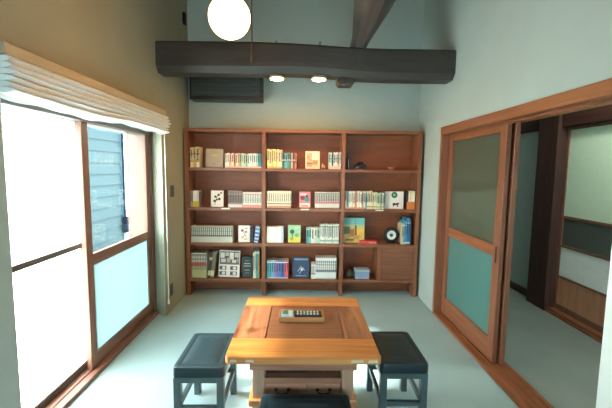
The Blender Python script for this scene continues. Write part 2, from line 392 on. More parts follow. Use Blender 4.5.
# ------------------------------------------------------------------ outside the window
MB().box(-14, -1.6, -8, 16, -.22, -.10).build('ground_outside', concrete_out, kind='structure')
nb = MB()
for k in range(15):
    z = -.1 + k * .2
    nb.prism([(-3.50, z), (-3.472, z), (-3.497, z + .2), (-3.50, z + .2)], 'Y', 5.55, 7.12)
nb.box(-6.5, -3.5, 5.55, 7.12, -.1, 2.995)
nbh = thing('neighbour_house', 'pale blue board-sided house wall seen through the clear upper window pane', 'building', (-5, 6.3, -.1))
nb.build('siding', siding_m, nbh)
b = MB(); b.prism([(-6.9, 3.0), (-2.75, 3.0), (-2.75, 3.08), (-5, 4.2), (-6.9, 3.08)], 'Y', 5.3, 7.3); b.build('roof', charcoal_light, nbh)  # deep eave overhang put in to shade the siding
MB().box(-3.5, -3.46, 7.06, 7.14, -.1, 2.995).build('corner_trim', plain('slate_blue_trim', (70, 104, 124), .5), nbh)
b = MB(); b.box(-3.47, -3.36, 7.02, 7.14, .14, .46, .01); b.tube([(-3.44, 7.08, .46), (-3.44, 7.08, 2.9)], .022); b.build('meter_box', plain('navy_box', (22, 30, 42), .7, spec=.1), nbh)
tag(MB().box(-8.2, -8.0, -8, 5.2, -.1, 1.7).build('garden_wall', white_out), 'low white rendered garden wall outside beyond the hazy window pane', 'wall')
# ------------------------------------------------------------------ roof timbers
def hewn(path, halfw, top, bot, ch):
    """rings of a hewn timber along X: flat faces with chamfered edges"""
    rings = []
    for (x, yc, zt, zb), k in path:
        h0, h1 = yc - halfw * k, yc + halfw * k; c = ch * k
        rings.append([(x, h0, zb + c), (x, h0, zt - c * .35), (x, h0 + c * .3, zt), (x, h1 - c * .3, zt), (x, h1, zt - c * .35), (x, h1, zb + c), (x, h1 - c, zb), (x, h0 + c, zb)])
    return rings
bmthing = thing('cross_beam', 'long charcoal-stained hewn beam spanning the room above the bookshelf', 'beam', (0, 3.42, 2.24))
P = [(LX - .05, 2.548, 2.285), (-.9, 2.552, 2.288), (-.45, 2.552, 2.288), (-.1, 2.548, 2.296), (.2, 2.538, 2.292), (.5, 2.522, 2.268), (.8, 2.516, 2.258), (1.1, 2.516, 2.258), (RX + .05, 2.516, 2.262)]
MB().loft(hewn([((x, 3.42 + .008 * math.sin(x * 4), zt, zb), 1) for x, zt, zb in P], .125, 0, 0, .052)).build('beam', beam_m, bmthing)
b = MB(); b.prism([(.322, 2.30), (.322, 2.245), (.345, 2.215), (.465, 2.215), (.488, 2.245), (.488, 2.30)], 'Y', 3.40, 3.53, .006); b.build('tenon', beam_m, bmthing)
lg = thing('rafter_log', 'dark tapering log rafter resting across the top of the cross beam', 'beam', (.5, 3.4, 2.52))
rings = []
for (x, y, z, rw, rh) in ((.535, 3.62, 2.600, .080, .075), (.522, 3.3, 2.605, .086, .084), (.515, 3.0, 2.622, .114, .10), (.508, 2.7, 2.640, .142, .115), (.494, 2.4, 2.650, .160, .12), (.44, 1.9, 2.67, .165, .125), (.36, 1.2, 2.69, .155, .13), (.28, .2, 2.71, .16, .135)):
    rr = []
    for k in range(16):
        q = 2 * math.pi * (k + .5) / 16; w = 1 + .05 * math.sin(3 * q + y * 2) - (.05 if k % 2 else 0)
        rr.append((x + rw * w * math.cos(q), y, z + rh * w * math.sin(q)))
    rings.append(rr)
MB().loft(rings).build('log', log_m, lg)
tag(MB().box(LX - .0, LX + .03, 4.06, 4.12, 2.98, 3.10, .008).build('wall_peg', iron_m), 'small dark hook high on the left wall near the back corner', 'hook')

# ------------------------------------------------------------------ lamps
gl = thing('pendant_globe_lamp', 'glowing white globe pendant lamp hanging in front of the beam', 'lamp', (-.386, 2.0, 2.239))
b = MB(); b.lathe((-.386, 2.0, 2.239), [(0.1085 * math.sin(math.pi * k / 20), -0.1085 * math.cos(math.pi * k / 20)) for k in range(21)], 32); b.build('globe', globe_m, gl, smooth=True)
b = MB(); b.lathe((-.386, 2.0, 2.239), [(.03, .100), (.034, .112), (.034, .15), (.012, .165)], 18); b.build('cap', iron_m, gl)
b = MB(); b.tube([(-.386, 2.0, 2.39), (-.386, 2.0, CZ)], .004, 6); b.build('cord', iron_m, gl)
for i, (x, lab) in enumerate(((-.228, 'lit round spotlight disc under the beam, left of the pair'), (.158, 'lit round spotlight disc under the beam, right of the pair'))):
    zb = 2.262
    t = thing('disc_spotlight', lab, 'lamp', (x, 3.40, zb + .03), 'spotlights under the cross beam')
    b = MB(); b.lathe((x, 3.40, zb), [(.066, 0), (.068, .004), (.068, .020), (.06, .026), (.02, .027)], 28); b.build('housing', plain('spot_housing', (150, 140, 124), .4), t)
    b = MB(); b.lathe((x, 3.40, zb), [(.058, -.004), (.058, .0)], 28); b.build('lens', spot_m, t)
    b = MB(); b.lathe((x, 3.40, zb), [(.016, .026), (.012, .04)], 12); b.build('stem', beam_m, t)
    b = MB(); b.box(x - .010, x + .010, 3.30, 3.33, 2.54, 2.566, .003); b.build('cable_clip', plain('brass_clip', (120, 104, 80), .4), t)
hl = thing('added_hall_lamp', 'unseen round white ceiling lamp added to brighten the hall beyond the sliding glass doors', 'lamp', (2.2, 2.45, 2.6))  # added lamp, out of view, that brightens the hall panels
b = MB(); b.lathe((2.2, 2.45, 2.44), [(.001, -.03), (.10, -.018), (.15, .02), (.16, .07), (.15, .11)], 32); b.build('shade', emitter('added_hall_glow', ADDED_HALL_RADIANCE), hl, smooth=True)
b = MB(); b.lathe((2.2, 2.45, 2.55), [(.155, 0), (.155, .03), (.10, .05)], 28); b.build('base', white_plastic, hl)
cb = thing('hanging_cable', 'thin brown cable hanging in front of the beam beside the globe', 'cable', (-.44, 3.27, 2.42))
b = MB(); b.tube([(-.44, 3.272, 2.46), (-.44, 3.272, CZ)], .006, 8); b.build('cord', plain('brown_cable', (92, 78, 60), .5), cb)
b = MB(); b.lathe((-.44, 3.272, 2.40), [(.004, -.03), (.012, -.02), (.013, .02), (.006, .03), (.006, .06)], 12); b.build('connector', plain('brass_fitting', (110, 94, 70), .4, metal=.6), cb)

# ------------------------------------------------------------------ louvred air conditioner
ac = thing('air_conditioner', 'charcoal louvred air conditioner on the back wall below the beam', 'air conditioner', (-.82, BY, 2.17))
x0, x1, y0, z0, z1 = -1.222, -.435, 4.05, 2.185, 2.47
b = MB(); b.box(x0, x0 + .02, y0, BY, z0, z1); b.box(x1 - .02, x1, y0, BY, z0, z1); b.box(x0 + .02, x1 - .02, y0, BY, z1 - .02, z1); b.box(x0 + .02, x1 - .02, y0, BY, z0, z0 + .03); b.box(x0 + .02, x1 - .02, BY - .05, BY, z0 + .03, z1 - .02)
b.build('casing', charcoal, ac)
for k in range(6):
    z = z0 + .045 + k * .04
    b = MB(); b.prism([(y0 + .012, z), (y0 + .022, z - .004), (y0 + .034, z + .034), (y0 + .024, z + .036)], 'X', x0 + .021, x1 - .021); b.build('louvre', charcoal_light, ac)

# ------------------------------------------------------------------ bookshelf
SX0, SX1, SF, SB = -1.272, 1.338, 3.98, 4.235
D1, D2 = (-.424, -.384), (.452, .492)
SZ = [0.196, 0.606, 1.004, 1.443]; STOP = 1.868; BT = .034
bk = thing('bookshelf', 'wide reddish-brown wooden bookshelf of three bays against the back wall', 'bookshelf', (0, 4.1, 0))
for xa, xb in ((SX0, SX0 + .044), (SX1 - .040, SX1)):
    MB().box(xa, xb, SF, SB, 0, STOP, .002).build('side_panel', shelf_v, bk)
for xa, xb in (D1, D2):
    MB().box(xa, xb, SF + .002, SB - .012, 0, STOP - BT, .002).build('divider', shelf_v, bk)
MB().box(SX0 + .044, SX1 - .04, SF, SB, STOP - BT, STOP, .002).build('top_board', shelf_h, bk)
BAYS = ((SX0 + .044, D1[0]), (D1[1], D2[0]), (D2[1], SX1 - .04))
for z in SZ:
    for xa, xb in BAYS: MB().box(xa, xb, SF + .001, SB - .0125, z - BT, z - .0006, .002).build('shelf_board', shelf_h, bk)
MB().box(SX0 + .044, SX1 - .04, SB - .012, SB, SZ[0] - BT, STOP - BT).build('back_panel', back_m, bk)
for xa, xb in BAYS: MB().box(xa, xb, SB - .05, SB - .03, 0.0, SZ[0] - BT).build('kick_board', shelf_h, bk)
MB().box(.882, .922, SF + .002, SB - .012, SZ[0], SZ[1] - BT, .002).build('cabinet_side', shelf_v, bk)
cdo = MB(); cdo.box(.924, 1.296, SF + .004, SF + .022, SZ[0] + .003, SZ[1] - BT - .003, .002); cdo.build('cabinet_door', wood('cabinet_front', (104, 62, 42), (132, 82, 56), 'X', .45, stretch=20), bk)
tagm = plain('cream_label', (222, 206, 176), .6)
for x, z in ((-.825, SZ[2]), (.052, SZ[2]), (.885, SZ[2]), (-.62, SZ[3]), (.215, SZ[3])):
    MB().box(x - .045, x + .045, SF - .002, SF + .0008, z - .018, z - .003).build('shelf_label', tagm if z == SZ[2] else shelf_h, bk)

# ------------------------------------------------------------------ books
SHELF_Y = 4.0
INK = plain('printed_ink', (52, 46, 44), .6)
PAGES = plain('page_edges', (222, 212, 190), .8)
def cover(rgb): return plain('cover_%d_%d_%d' % rgb, rgb, .5, vary=.04, scale=60)
def spine_book(t, h, d, rgb, bands=(), marks=True, seed=0):
    """one book, spine to -Y, origin at the spine's lower left corner"""
    r = random.Random(seed); c = .0012 if t < .02 else .002; m = [cover(rgb), PAGES, INK]
    b = MB(); b.slot(0).box(0, c, .002, d, 0, h).box(t - c, t, .002, d, 0, h)
    n = 4; pts = [(t * i / n, .0025 - .0025 * math.sin(math.pi * i / n)) for i in range(n + 1)] + [(t, .0045), (0, .0045)]
    b.prism(pts, 'Z', 0, h)
    b.slot(1).box(c, t - c, .0045, d - .003, .003, h - .003)
    for i, (f0, f1, brgb) in enumerate(bands):
        m.append(cover(brgb)); b.slot(len(m) - 1).box(.0003, t - .0003, -.0009, .0022, h * f0 + .0004, h * f1 - .0004)
    if marks:
        b.slot(2); z = h * r.uniform(.86, .92); w = t * r.uniform(.18, .34); x = t / 2
        while z > h * r.uniform(.3, .5):
            s = h * r.uniform(.03, .07); b.box(x - w, x + w, -.0013, .001, z - s, z); z -= s + h * .018
    return b, m

def shelf_z(row): return SZ[row]
def ordinal(i):
    return ['first', 'second', 'third', 'fourth', 'fifth', 'sixth', 'seventh', 'eighth', 'ninth', 'tenth', 'eleventh', 'twelfth', 'thirteenth', 'fourteenth', 'fifteenth', 'sixteenth', 'seventeenth', 'eighteenth', 'nineteenth', 'twentieth', 'twenty-first', 'twenty-second'][i]
CREAM, WHITE, PINK, ORANGE, GREEN, TEAL, YELLOW, BLUE, NAVY, RED, BROWN, GREY, BLACK, PURPLE, MINT, TAN, OLIVE, ROSE = (226, 208, 172), (224, 220, 208), (222, 172, 154), (214, 120, 62), (136, 170, 132), (74, 148, 152), (226, 198, 78), (52, 104, 158), (42, 54, 76), (178, 58, 48), (104, 78, 64), (150, 142, 132), (38, 38, 40), (128, 104, 168), (178, 206, 186), (196, 160, 112), (112, 108, 84), (206, 92, 124)
CN = {CREAM: 'cream', WHITE: 'white', PINK: 'pink', ORANGE: 'orange', GREEN: 'green', TEAL: 'teal', YELLOW: 'yellow', BLUE: 'blue', NAVY: 'navy', RED: 'red', BROWN: 'brown', GREY: 'grey', BLACK: 'black', PURPLE: 'purple', MINT: 'mint', TAN: 'tan', OLIVE: 'olive', ROSE: 'rose pink'}
def cname(c):
    return CN[min(CN, key=lambda k: sum((a - b) ** 2 for a, b in zip(k, c)))]
DEPTH = {3: .135, 2: .115, 1: .125, 0: .16}
def row(rw, x0, x1, h, n, pal, where, group, bands=(), jit=.004, marks=True, y=SHELF_Y, same=None):
    """n books side by side between x0 and x1; pal cycles or gives one colour each"""
    rr = random.Random(hash_(group)); ws = [rr.uniform(.8, 1.2) if same is None else 1 for _ in range(n)]; k = (x1 - x0) / sum(ws); x = x0; z = shelf_z(rw)
    cache = {}
    for i in range(n):
        t = ws[i] * k; c = pal[i % len(pal)]; hh = h + (rr.uniform(-jit, jit) if jit else 0)
        key = (c,) if same else None
        if key in cache:
            o = cache[key].copy(); COL.objects.link(o); o.location = (x, y, z)
        else:
            b, m = spine_book(t - .0007, hh, DEPTH[rw] * rr.uniform(.94, 1), c, bands, marks, rr.random())
            o = b.build('book', m); o.location = (x, y + (0 if same else rr.uniform(0, .006)), z)
            if same: cache[key] = o
        tag(o, '%s %s, %s from the left %s' % (same or cname(c), 'volume' if same else 'book', ordinal(i), where), 'book', group)
        x += t
def hash_(s): return sum((i + 1) * ord(ch) for i, ch in enumerate(s))

def leaning_spine(rw, x, t, h, rgb, ang, label, bands=(), d=.13, marks=True):
    b, m = spine_book(t, h, d, rgb, bands, marks, hash_(label)); o = b.build('book', m)
    o.rotation_euler = (0, ang, 0); o.location = (x, SHELF_Y, shelf_z(rw) + max(0, t * math.sin(ang)) + .0005); tag(o, label, 'book')

def face_book(rw, xc, w, h, t, rgb, label, art, lean=.16, tilt=0.0, y=4.03, cat='book', name='book'):
    """book shown cover-out, leaning back on a small wire stand; art: (kind, u, v, su, sv, colour) in cover fractions"""
    z = shelf_z(rw)
    b = MB(); m = [cover(rgb), PAGES]
    b.slot(0).box(-w / 2, w / 2, 0, .002, 0, h).box(-w / 2, w / 2, t - .002, t, 0, h).box(-w / 2, -w / 2 + .002, .002, t - .002, 0, h)
    b.slot(1).box(-w / 2 + .002, w / 2 - .003, .002, t - .002, .003, h - .003)
    lev = 0
    for kind, u, v, su, sv, c in art:
        m.append(cover(c)); b.slot(len(m) - 1); lev += 1; yy = -.0004 - .00012 * lev
        cx, cz = (u - .5) * w, v * h
        if kind == 'r': b.box(cx - su * w / 2, cx + su * w / 2, yy, .0008, cz - sv * h / 2, cz + sv * h / 2)
        elif kind == 'o':
            b.prism([(cx + su * w / 2 * math.cos(2 * math.pi * q / 20), cz + su * w / 2 * math.sin(2 * math.pi * q / 20)) for q in range(20)], 'Y', yy, .0008)
        elif kind == 'l':   # a stroke from (u,v) to (su,sv)
            p, q = Vector(((u - .5) * w, v * h)), Vector(((su - .5) * w, sv * h)); dd = (q - p).normalized(); nn = Vector((-dd.y, dd.x)) * .0025
            b.prism([tuple(p + nn), tuple(q + nn), tuple(q - nn), tuple(p - nn)], 'Y', yy, .0008)
    o = b.build(name, m); o.rotation_euler = (-lean, tilt, 0); o.location = (xc, y, z + .0012 + t * math.sin(lean) + w / 2 * abs(math.sin(tilt))); tag(o, label, cat)
    return o

# --- top shelf
TALL = [(.26, .40, (190, 152, 62)), (.62, .70, (150, 116, 60))]
for i, (x, t, h) in enumerate(((-1.214, .032, .218), (-1.180, .030, .222), (-1.148, .034, .226))):
    c = [(224, 206, 164), (206, 180, 128), (226, 212, 178)][i]
    b, m = spine_book(t, h, .15, c, TALL, True, i + 3); o = b.build('book', m); o.location = (x, SHELF_Y, SZ[3])
    tag(o, 'tall cream gilt-marked book, %s from the left end of the top shelf' % ordinal(i), 'book', 'tall cream books on the top shelf')
face_book(3, -.960, .190, .205, .03, (168, 150, 126), 'grey-beige face-out book with yellow title on the top left shelf', [('r', .5, .66, .34, .05, (226, 190, 70)), ('r', .5, .57, .26, .04, (214, 176, 70)), ('r', .5, .18, .2, .03, (120, 104, 88))], .12)
W1 = 'in the pastel row on the top shelf, left bay'
row(3, -.835, -.432, .158, 18, [CREAM, WHITE, PINK, CREAM, ORANGE, CREAM, PINK, GREEN, CREAM, MINT, GREEN, WHITE, WHITE, (176, 206, 204), WHITE, MINT, TEAL, (58, 126, 136)], W1, 'pastel books on the top shelf, left bay', [(0, .12, (214, 176, 150))], .006)
W2 = 'in the row on the top shelf, middle bay, left'
row(3, -.372, -.205, .205, 8, [(214, 206, 112), CREAM, (196, 186, 96), (232, 214, 170), YELLOW, CREAM, (230, 212, 160), CREAM], W2, 'yellow and cream books on the top shelf, middle bay', [(.0, .10, (196, 164, 104))], .008)
row(3, -.204, -.045, .172, 8, [NAVY, TEAL, (96, 168, 172), TEAL, (84, 120, 96), PINK, BROWN, (196, 128, 118)], 'in the teal and rose row, top middle shelf', 'teal and rose books on the top shelf, middle bay', [(.5, .6, (210, 206, 190))], .006)
face_book(3, .132, .160, .195, .012, (236, 206, 168), 'pinkish face-out picture book standing on the top middle shelf', [('r', .28, .5, .36, .8, (204, 166, 128)), ('r', .7, .74, .42, .36, (246, 226, 190)), ('r', .30, .30, .4, .12, (150, 108, 82)), ('r', .68, .36, .36, .26, (176, 128, 92)), ('l', .1, .6, .5, .45, (120, 82, 62)), ('l', .12, .2, .9, .16, (132, 94, 70)), ('r', .2, .68, .16, .1, (168, 128, 98))], .10)
row(3, .312, .447, .182, 8, [MINT, WHITE, BLACK, (206, 222, 216), WHITE, (222, 206, 190), GREY, (236, 230, 216)], 'in the white row on the top middle shelf, right', 'white books on the top shelf, middle bay', [(0, .22, (226, 184, 160)), (.6, .66, (120, 160, 156))], .005)

fg = thing('animal_figurine', 'tiny tan four-legged animal figurine beside the pinkish picture book', 'figurine', (.255, 4.03, SZ[3]))
b = MB(); rr = []
for x, r, zz in ((.232, .004, .030), (.238, .010, .031), (.25, .012, .031), (.264, .011, .032), (.272, .007, .036)):
    rr.append([(x, 4.03 + r * math.cos(q), SZ[3] + zz + r * math.sin(q)) for q in [2 * math.pi * k / 12 for k in range(12)]])
b.loft(rr)
for x in (.238, .266):
    for y in (4.023, 4.037): b.tube([(x, y, SZ[3] + .028), (x + .001, y, SZ[3] + .0004)], [.004, .0028], 8)
b.build('body', plain('tan_resin', (214, 166, 130), .6), fg, smooth=True)
b = MB(); b.lathe((.243, 4.03, SZ[3] + .050), [(.001, -.012), (.009, -.007), (.011, 0), (.008, .008), (.001, .012)], 14); b.build('head', plain('pale_resin', (232, 190, 158), .6), fg, smooth=True)

# objects in the top right bay
fr = thing('photo_stand', 'thin dark photo stand at the left end of the top right shelf', 'frame', (.540, 4.05, SZ[3]))
b = MB(); b.box(.529, .553, 4.03, 4.10, SZ[3], SZ[3] + .125, .002); b.build('body', black_pl, fr)
b = MB(); b.box(.533, .537, 4.0285, 4.0302, SZ[3] + .01, SZ[3] + .115); b.build('edge', plain('silver_edge', (170, 160, 150), .3, metal=.5), fr)
cv = thing('model_car', 'small black glossy car-shaped ornament on the top right shelf', 'ornament', (.67, 4.09, SZ[3]))
b = MB(); b.loft([[(x, 4.06 + y, SZ[3] + z) for y, z in ((0, .02), (0, h), (.012, h + .006), (.058, h + .006), (.07, h), (.07, .02))] for x, h in ((.606, .034), (.615, .044), (.650, .050), (.735, .050), (.744, .036))])
b.loft([[(x, 4.068 + y, SZ[3] + z) for y, z in ((0, .05), (.004, h), (.05, h), (.054, .05))] for x, h in ((.635, .056), (.655, .084), (.70, .086), (.722, .056))])
b.build('body', plain('gloss_black', (16, 16, 18), .18), cv)
for x in (.628, .722):
    for y in (4.055, 4.118):
        b = MB(); b.lathe((x, y, SZ[3] + .0163), [(.010, 0), (.016, .002), (.016, .014), (.010, .016)], 18, 'Y'); b.build('wheel', charcoal, cv)
dish = MB(); dish.lathe((1.03, 4.06, SZ[3]), [(.030, 0), (.034, .004), (.05, .03), (.05, .034), (.046, .034), (.030, .008), (.001, .007)], 28)
tag(dish.build('small_dish', plain('red_clay', (160, 100, 76), .5), smooth=True, loc=(1.03, 4.06, SZ[3])), 'small reddish-brown dish on the right of the top right shelf', 'dish')

# --- second shelf from the top
row(2, -1.224, -1.196, .178, 2, [GREY, (176, 166, 150)], 'of the grey pair, second shelf, left end', 'grey books at the left end of the second shelf')
row(2, -1.192, -1.125, .180, 4, [WHITE, (232, 226, 214), WHITE, (216, 208, 196)], 'among white volumes banded yellow, second shelf', 'yellow-banded white books on the second shelf', [(0, .36, (214, 190, 40))], .001, False)
leaning_spine(2, -1.122, .020, .172, BROWN, -.03, 'thin brown book leaning on the yellow-banded white books')
face_book(2, -.932, .138, .182, .014, (228, 216, 196), 'white face-out book with black plant drawing, second shelf, left bay', [('l', .3, .12, .55, .75, (52, 46, 44)), ('o', .36, .62, .2, .1, (62, 56, 52)), ('o', .62, .74, .2, .1, (62, 56, 52)), ('o', .30, .36, .22, .1, (62, 56, 52)), ('o', .68, .48, .22, .11, (70, 62, 56)), ('o', .48, .44, .16, .1, (78, 70, 62)), ('l', .46, .46, .68, .5, (52, 46, 44)), ('r', .82, .86, .16, .12, (120, 108, 98))], .10)
row(2, -.803, -.642, .186, 9, [(140, 118, 108)], 'in the grey-brown set, second shelf, left bay', 'grey-brown set on the second shelf', [(0, .2, (212, 196, 186)), (.78, .84, (196, 178, 168))], 0, same='grey-brown')
row(2, -.640, -.430, .172, 11, [(230, 222, 206)], 'in the pink-footed set, second shelf, left bay', 'pink-footed white set on the second shelf', [(0, .2, (222, 140, 126)), (.86, .92, (232, 176, 160))], 0, same='white pink-footed')
row(2, -.372, -.102, .188, 13, [(226, 214, 186)], 'in the cream set, second shelf, middle bay', 'cream set on the second shelf, middle bay', [(0, .14, (196, 140, 116)), (.22, .3, (150, 130, 116))], 0, same='cream')
face_book(2, .052, .128, .182, .014, (206, 120, 124), 'rose and teal illustrated face-out book on the second middle shelf', [('r', .5, .16, .9, .26, (236, 206, 190)), ('o', .3, .62, .42, .26, (120, 60, 72)), ('o', .68, .52, .42, .3, (52, 126, 122)), ('r', .4, .82, .6, .12, (232, 190, 186)), ('o', .66, .72, .26, .16, (40, 74, 82)), ('r', .5, .12, .6, .06, (170, 64, 64))], .10)
row(2, .166, .440, .182, 14, [(206, 202, 188)], 'in the pink-banded set, second shelf, middle bay', 'pink-banded set on the second shelf, middle bay', [(.30, .44, (196, 110, 118)), (0, .06, (120, 106, 98)), (.9, .95, (110, 120, 110))], 0, same='grey-white')
MIXA = [WHITE, (92, 128, 128), (214, 226, 218), CREAM, WHITE, ORANGE, (230, 224, 206), (226, 196, 160), WHITE, GREY, CREAM]
row(2, .502, .730, .196, 11, MIXA, 'in the mixed row, second shelf, right bay', 'thin mixed books on the second shelf, right bay', [(0, .10, (206, 156, 122))], .005)
MIXB = [TEAL, (206, 216, 202), (222, 206, 160), CREAM, (206, 190, 132), (226, 214, 180), MINT, CREAM, (196, 196, 164), GREEN, (222, 216, 196), (90, 128, 112)]
row(2, .731, .952, .188, 12, MIXB, 'in the teal-to-cream row beside the green emblem cover', 'teal to cream books on the second shelf, right bay', [(.1, .18, (170, 150, 104))], .014)
face_book(2, 1.066, .206, .196, .012, (222, 214, 204), 'white face-out book with green round emblem and small black animal drawing', [('o', .5, .80, .34, .34, (26, 92, 66)), ('o', .5, .80, .15, .15, (96, 186, 146)), ('r', .56, .27, .30, .13, (44, 38, 36)), ('o', .72, .31, .1, .12, (44, 38, 36)), ('r', .45, .18, .05, .12, (44, 38, 36)), ('r', .68, .17, .05, .14, (44, 38, 36)), ('r', .60, .29, .06, .05, (150, 120, 110))], .08, y=4.04)
row(2, 1.196, 1.288, .205, 6, [BLACK, (206, 206, 200), (216, 196, 60), CREAM, (232, 220, 180), WHITE], 'in the short row at the right end, second shelf', 'books at the right end of the second shelf', [(0, .42, (206, 116, 44))], .005, False)

# --- third shelf
row(1, -1.220, -.756, .182, 21, [(196, 194, 176)], 'in the pale grey set on the third shelf', 'pale grey-green set on the third shelf, left bay', [(.40, .47, (86, 88, 78)), (.92, .97, (128, 134, 120)), (.66, .74, (160, 164, 148))], 0, same='pale grey')
face_book(1, -.632, .128, .186, .014, (226, 214, 198), 'white face-out book with reddish brush drawing, third shelf, left bay', [('o', .34, .7, .26, .18, (150, 108, 92)), ('l', .3, .78, .7, .3, (110, 76, 64)), ('o', .66, .62, .24, .16, (176, 128, 108)), ('l', .28, .2, .6, .45, (120, 84, 72)), ('r', .36, .3, .3, .06, (186, 150, 132)), ('r', .62, .18, .3, .05, (160, 118, 100)), ('r', .7, .84, .22, .06, (126, 92, 80))], .10)
row(1, -.560, -.526, .184, 2, [(34, 36, 44), NAVY], 'of the dark pair on the third shelf, left bay', 'dark pair on the third shelf, left bay')
leaning_spine(1, -.518, .048, .182, (176, 192, 206), .14, 'thick blue and white striped book leaning right on the third shelf', [(.08, .2, (52, 84, 130)), (.3, .42, (60, 98, 146)), (.54, .66, (52, 84, 130)), (.78, .9, (74, 116, 160))], marks=False)
row(1, -.372, -.184, .186, 7, [(222, 218, 208), WHITE, (228, 224, 214), (206, 206, 206), (226, 214, 196), WHITE, (186, 196, 206)], 'in the plain white row, third shelf, middle bay', 'plain white books on the third shelf, middle bay', [(.0, .04, (170, 150, 132))], .003, False)
face_book(1, -.062, .142, .198, .012, (150, 190, 146), 'green face-out picture book with dark tree, third shelf, middle bay', [('r', .5, .17, 1, .34, (206, 196, 84)), ('o', .32, .62, .36, .28, (48, 92, 62)), ('r', .34, .42, .06, .26, (60, 66, 48)), ('o', .7, .42, .3, .2, (112, 156, 92)), ('o', .3, .22, .3, .14, (150, 160, 66)), ('r', .66, .86, .3, .05, (214, 226, 200))], .10)
row(1, .074, .226, .182, 5, [TEAL, (132, 180, 166), (214, 214, 190), (206, 204, 186), (168, 190, 168)], 'in the teal and cream row, third middle shelf', 'thick teal and cream books on the third shelf', [(.84, .9, (226, 222, 200))], .004)
row(1, .228, .442, .218, 10, [(212, 216, 200), WHITE, (186, 204, 186), (220, 218, 200)], 'in the tall whitish row, third shelf, middle bay', 'tall whitish books on the third shelf, middle bay', [(.1, .2, (140, 164, 144)), (.86, .92, (120, 150, 132))], .004)
face_book(1, .620, .240, .285, .014, (196, 168, 92), 'large face-out picture book with teal sky over a yellow town', [('r', .5, .86, 1, .28, (112, 176, 170)), ('r', .5, .67, 1, .12, (176, 184, 136)), ('r', .16, .5, .3, .3, (96, 120, 84)), ('r', .7, .48, .5, .26, (214, 176, 66)), ('r', .4, .40, .22, .3, (150, 104, 56)), ('r', .58, .5, .1, .4, (112, 78, 52)), ('o', .24, .28, .2, .12, (186, 128, 64)), ('r', .62, .22, .3, .16, (176, 132, 72)), ('r', .84, .3, .16, .24, (204, 158, 64)), ('l', .55, .72, .55, .97, (70, 66, 56)), ('r', .3, .12, .4, .08, (120, 84, 54))], .09, y=4.05)
for k, (w, c, n) in enumerate(((.105, (206, 62, 52), 'lower'), (.098, (196, 76, 62), 'upper'))):
    b = MB(); z = SZ[1] + .0003 + k * .0182; xm = .725
    b.slot(0).box(xm - w / 2, xm + w / 2, 3.99, 4.10, z, z + .002).box(xm - w / 2, xm + w / 2, 3.99, 4.10, z + .0155, z + .0178).box(xm - w / 2, xm + w / 2, 3.99, 3.9925, z + .002, z + .0155)
    b.slot(1).box(xm - w / 2 + .002, xm + w / 2 - .002, 3.9925, 4.097, z + .002, z + .0155)
    tag(b.build('book', [cover(c), PAGES]), 'red book lying flat before the large picture book, %s of the left two' % n, 'book', 'red books lying flat on the third shelf')
b = MB(); z = SZ[1] + .0003
b.slot(0).box(.785, .872, 3.992, 4.10, z, z + .003).box(.785, .872, 3.992, 4.10, z + .034, z + .037).box(.785, .872, 3.992, 3.995, z + .003, z + .034)
b.slot(1).box(.787, .870, 3.995, 4.097, z + .003, z + .034)
b.slot(2)
for q in range(3): b.box(.795 + q * .026, .812 + q * .026, 3.9912, 3.9925, z + .008, z + .029)
tag(b.build('book', [cover((190, 40, 44)), PAGES, cover((226, 132, 120))]), 'thick red book with pale spine marks lying flat, right of two thinner', 'book', 'red books lying flat on the third shelf')
dk = thing('round_clock', 'round black disc clock with white ring on the third shelf, right bay', 'clock', (1.046, 4.06, SZ[1]))
cz = SZ[1] + .098
b = MB(); b.lathe((1.046, 4.045, cz), [(.06, .03), (.088, .028), (.092, .02), (.092, 0), (.086, -.006), (.001, -.006)], 40, 'Y'); b.build('body', black_pl, dk, smooth=True)
b = MB(); b.lathe((1.046, 4.038, cz), [(.022, .001), (.022, -.0015), (.052, -.0015), (.052, .001)], 40, 'Y'); b.build('ring', white_plastic, dk)
b = MB(); b.lathe((1.046, 4.036, cz), [(.009, .002), (.009, -.004), (.0005, -.005)], 20, 'Y'); b.build('hub', black_pl, dk)
b = MB(); b.box(1.001, 1.091, 4.03, 4.09, SZ[1], SZ[1] + .012, .003); b.build('foot', black_pl, dk)
for i, (x, t, h, c, w) in enumerate(((1.150, .011, .225, (206, 188, 150), 'thin cream book, first left of the tall blue books, third shelf'), (1.162, .011, .235, (176, 186, 172), 'thin pale grey book between the cream and teal ones, third shelf'), (1.174, .026, .262, (70, 150, 166), 'tall teal book, third from left in the blue group, third shelf'), (1.201, .021, .300, (48, 112, 158), 'tallest blue book in the right corner group, third shelf'), (1.223, .023, .296, (40, 92, 146), 'tall deep blue book second from the right end, third shelf'), (1.247, .015, .27, (36, 44, 60), 'tall navy book at the right end of the third shelf'))):
    b, m = spine_book(t, h, .19, c, [(.80, .86, (176, 206, 216)), (.04, .1, (206, 216, 216))] if i in (2, 3, 4) else (), True, i + 40)
    o = b.build('book', m); o.location = (x, SHELF_Y - .005, SZ[1]); tag(o, w, 'book', 'tall blue books on the third shelf, right bay')

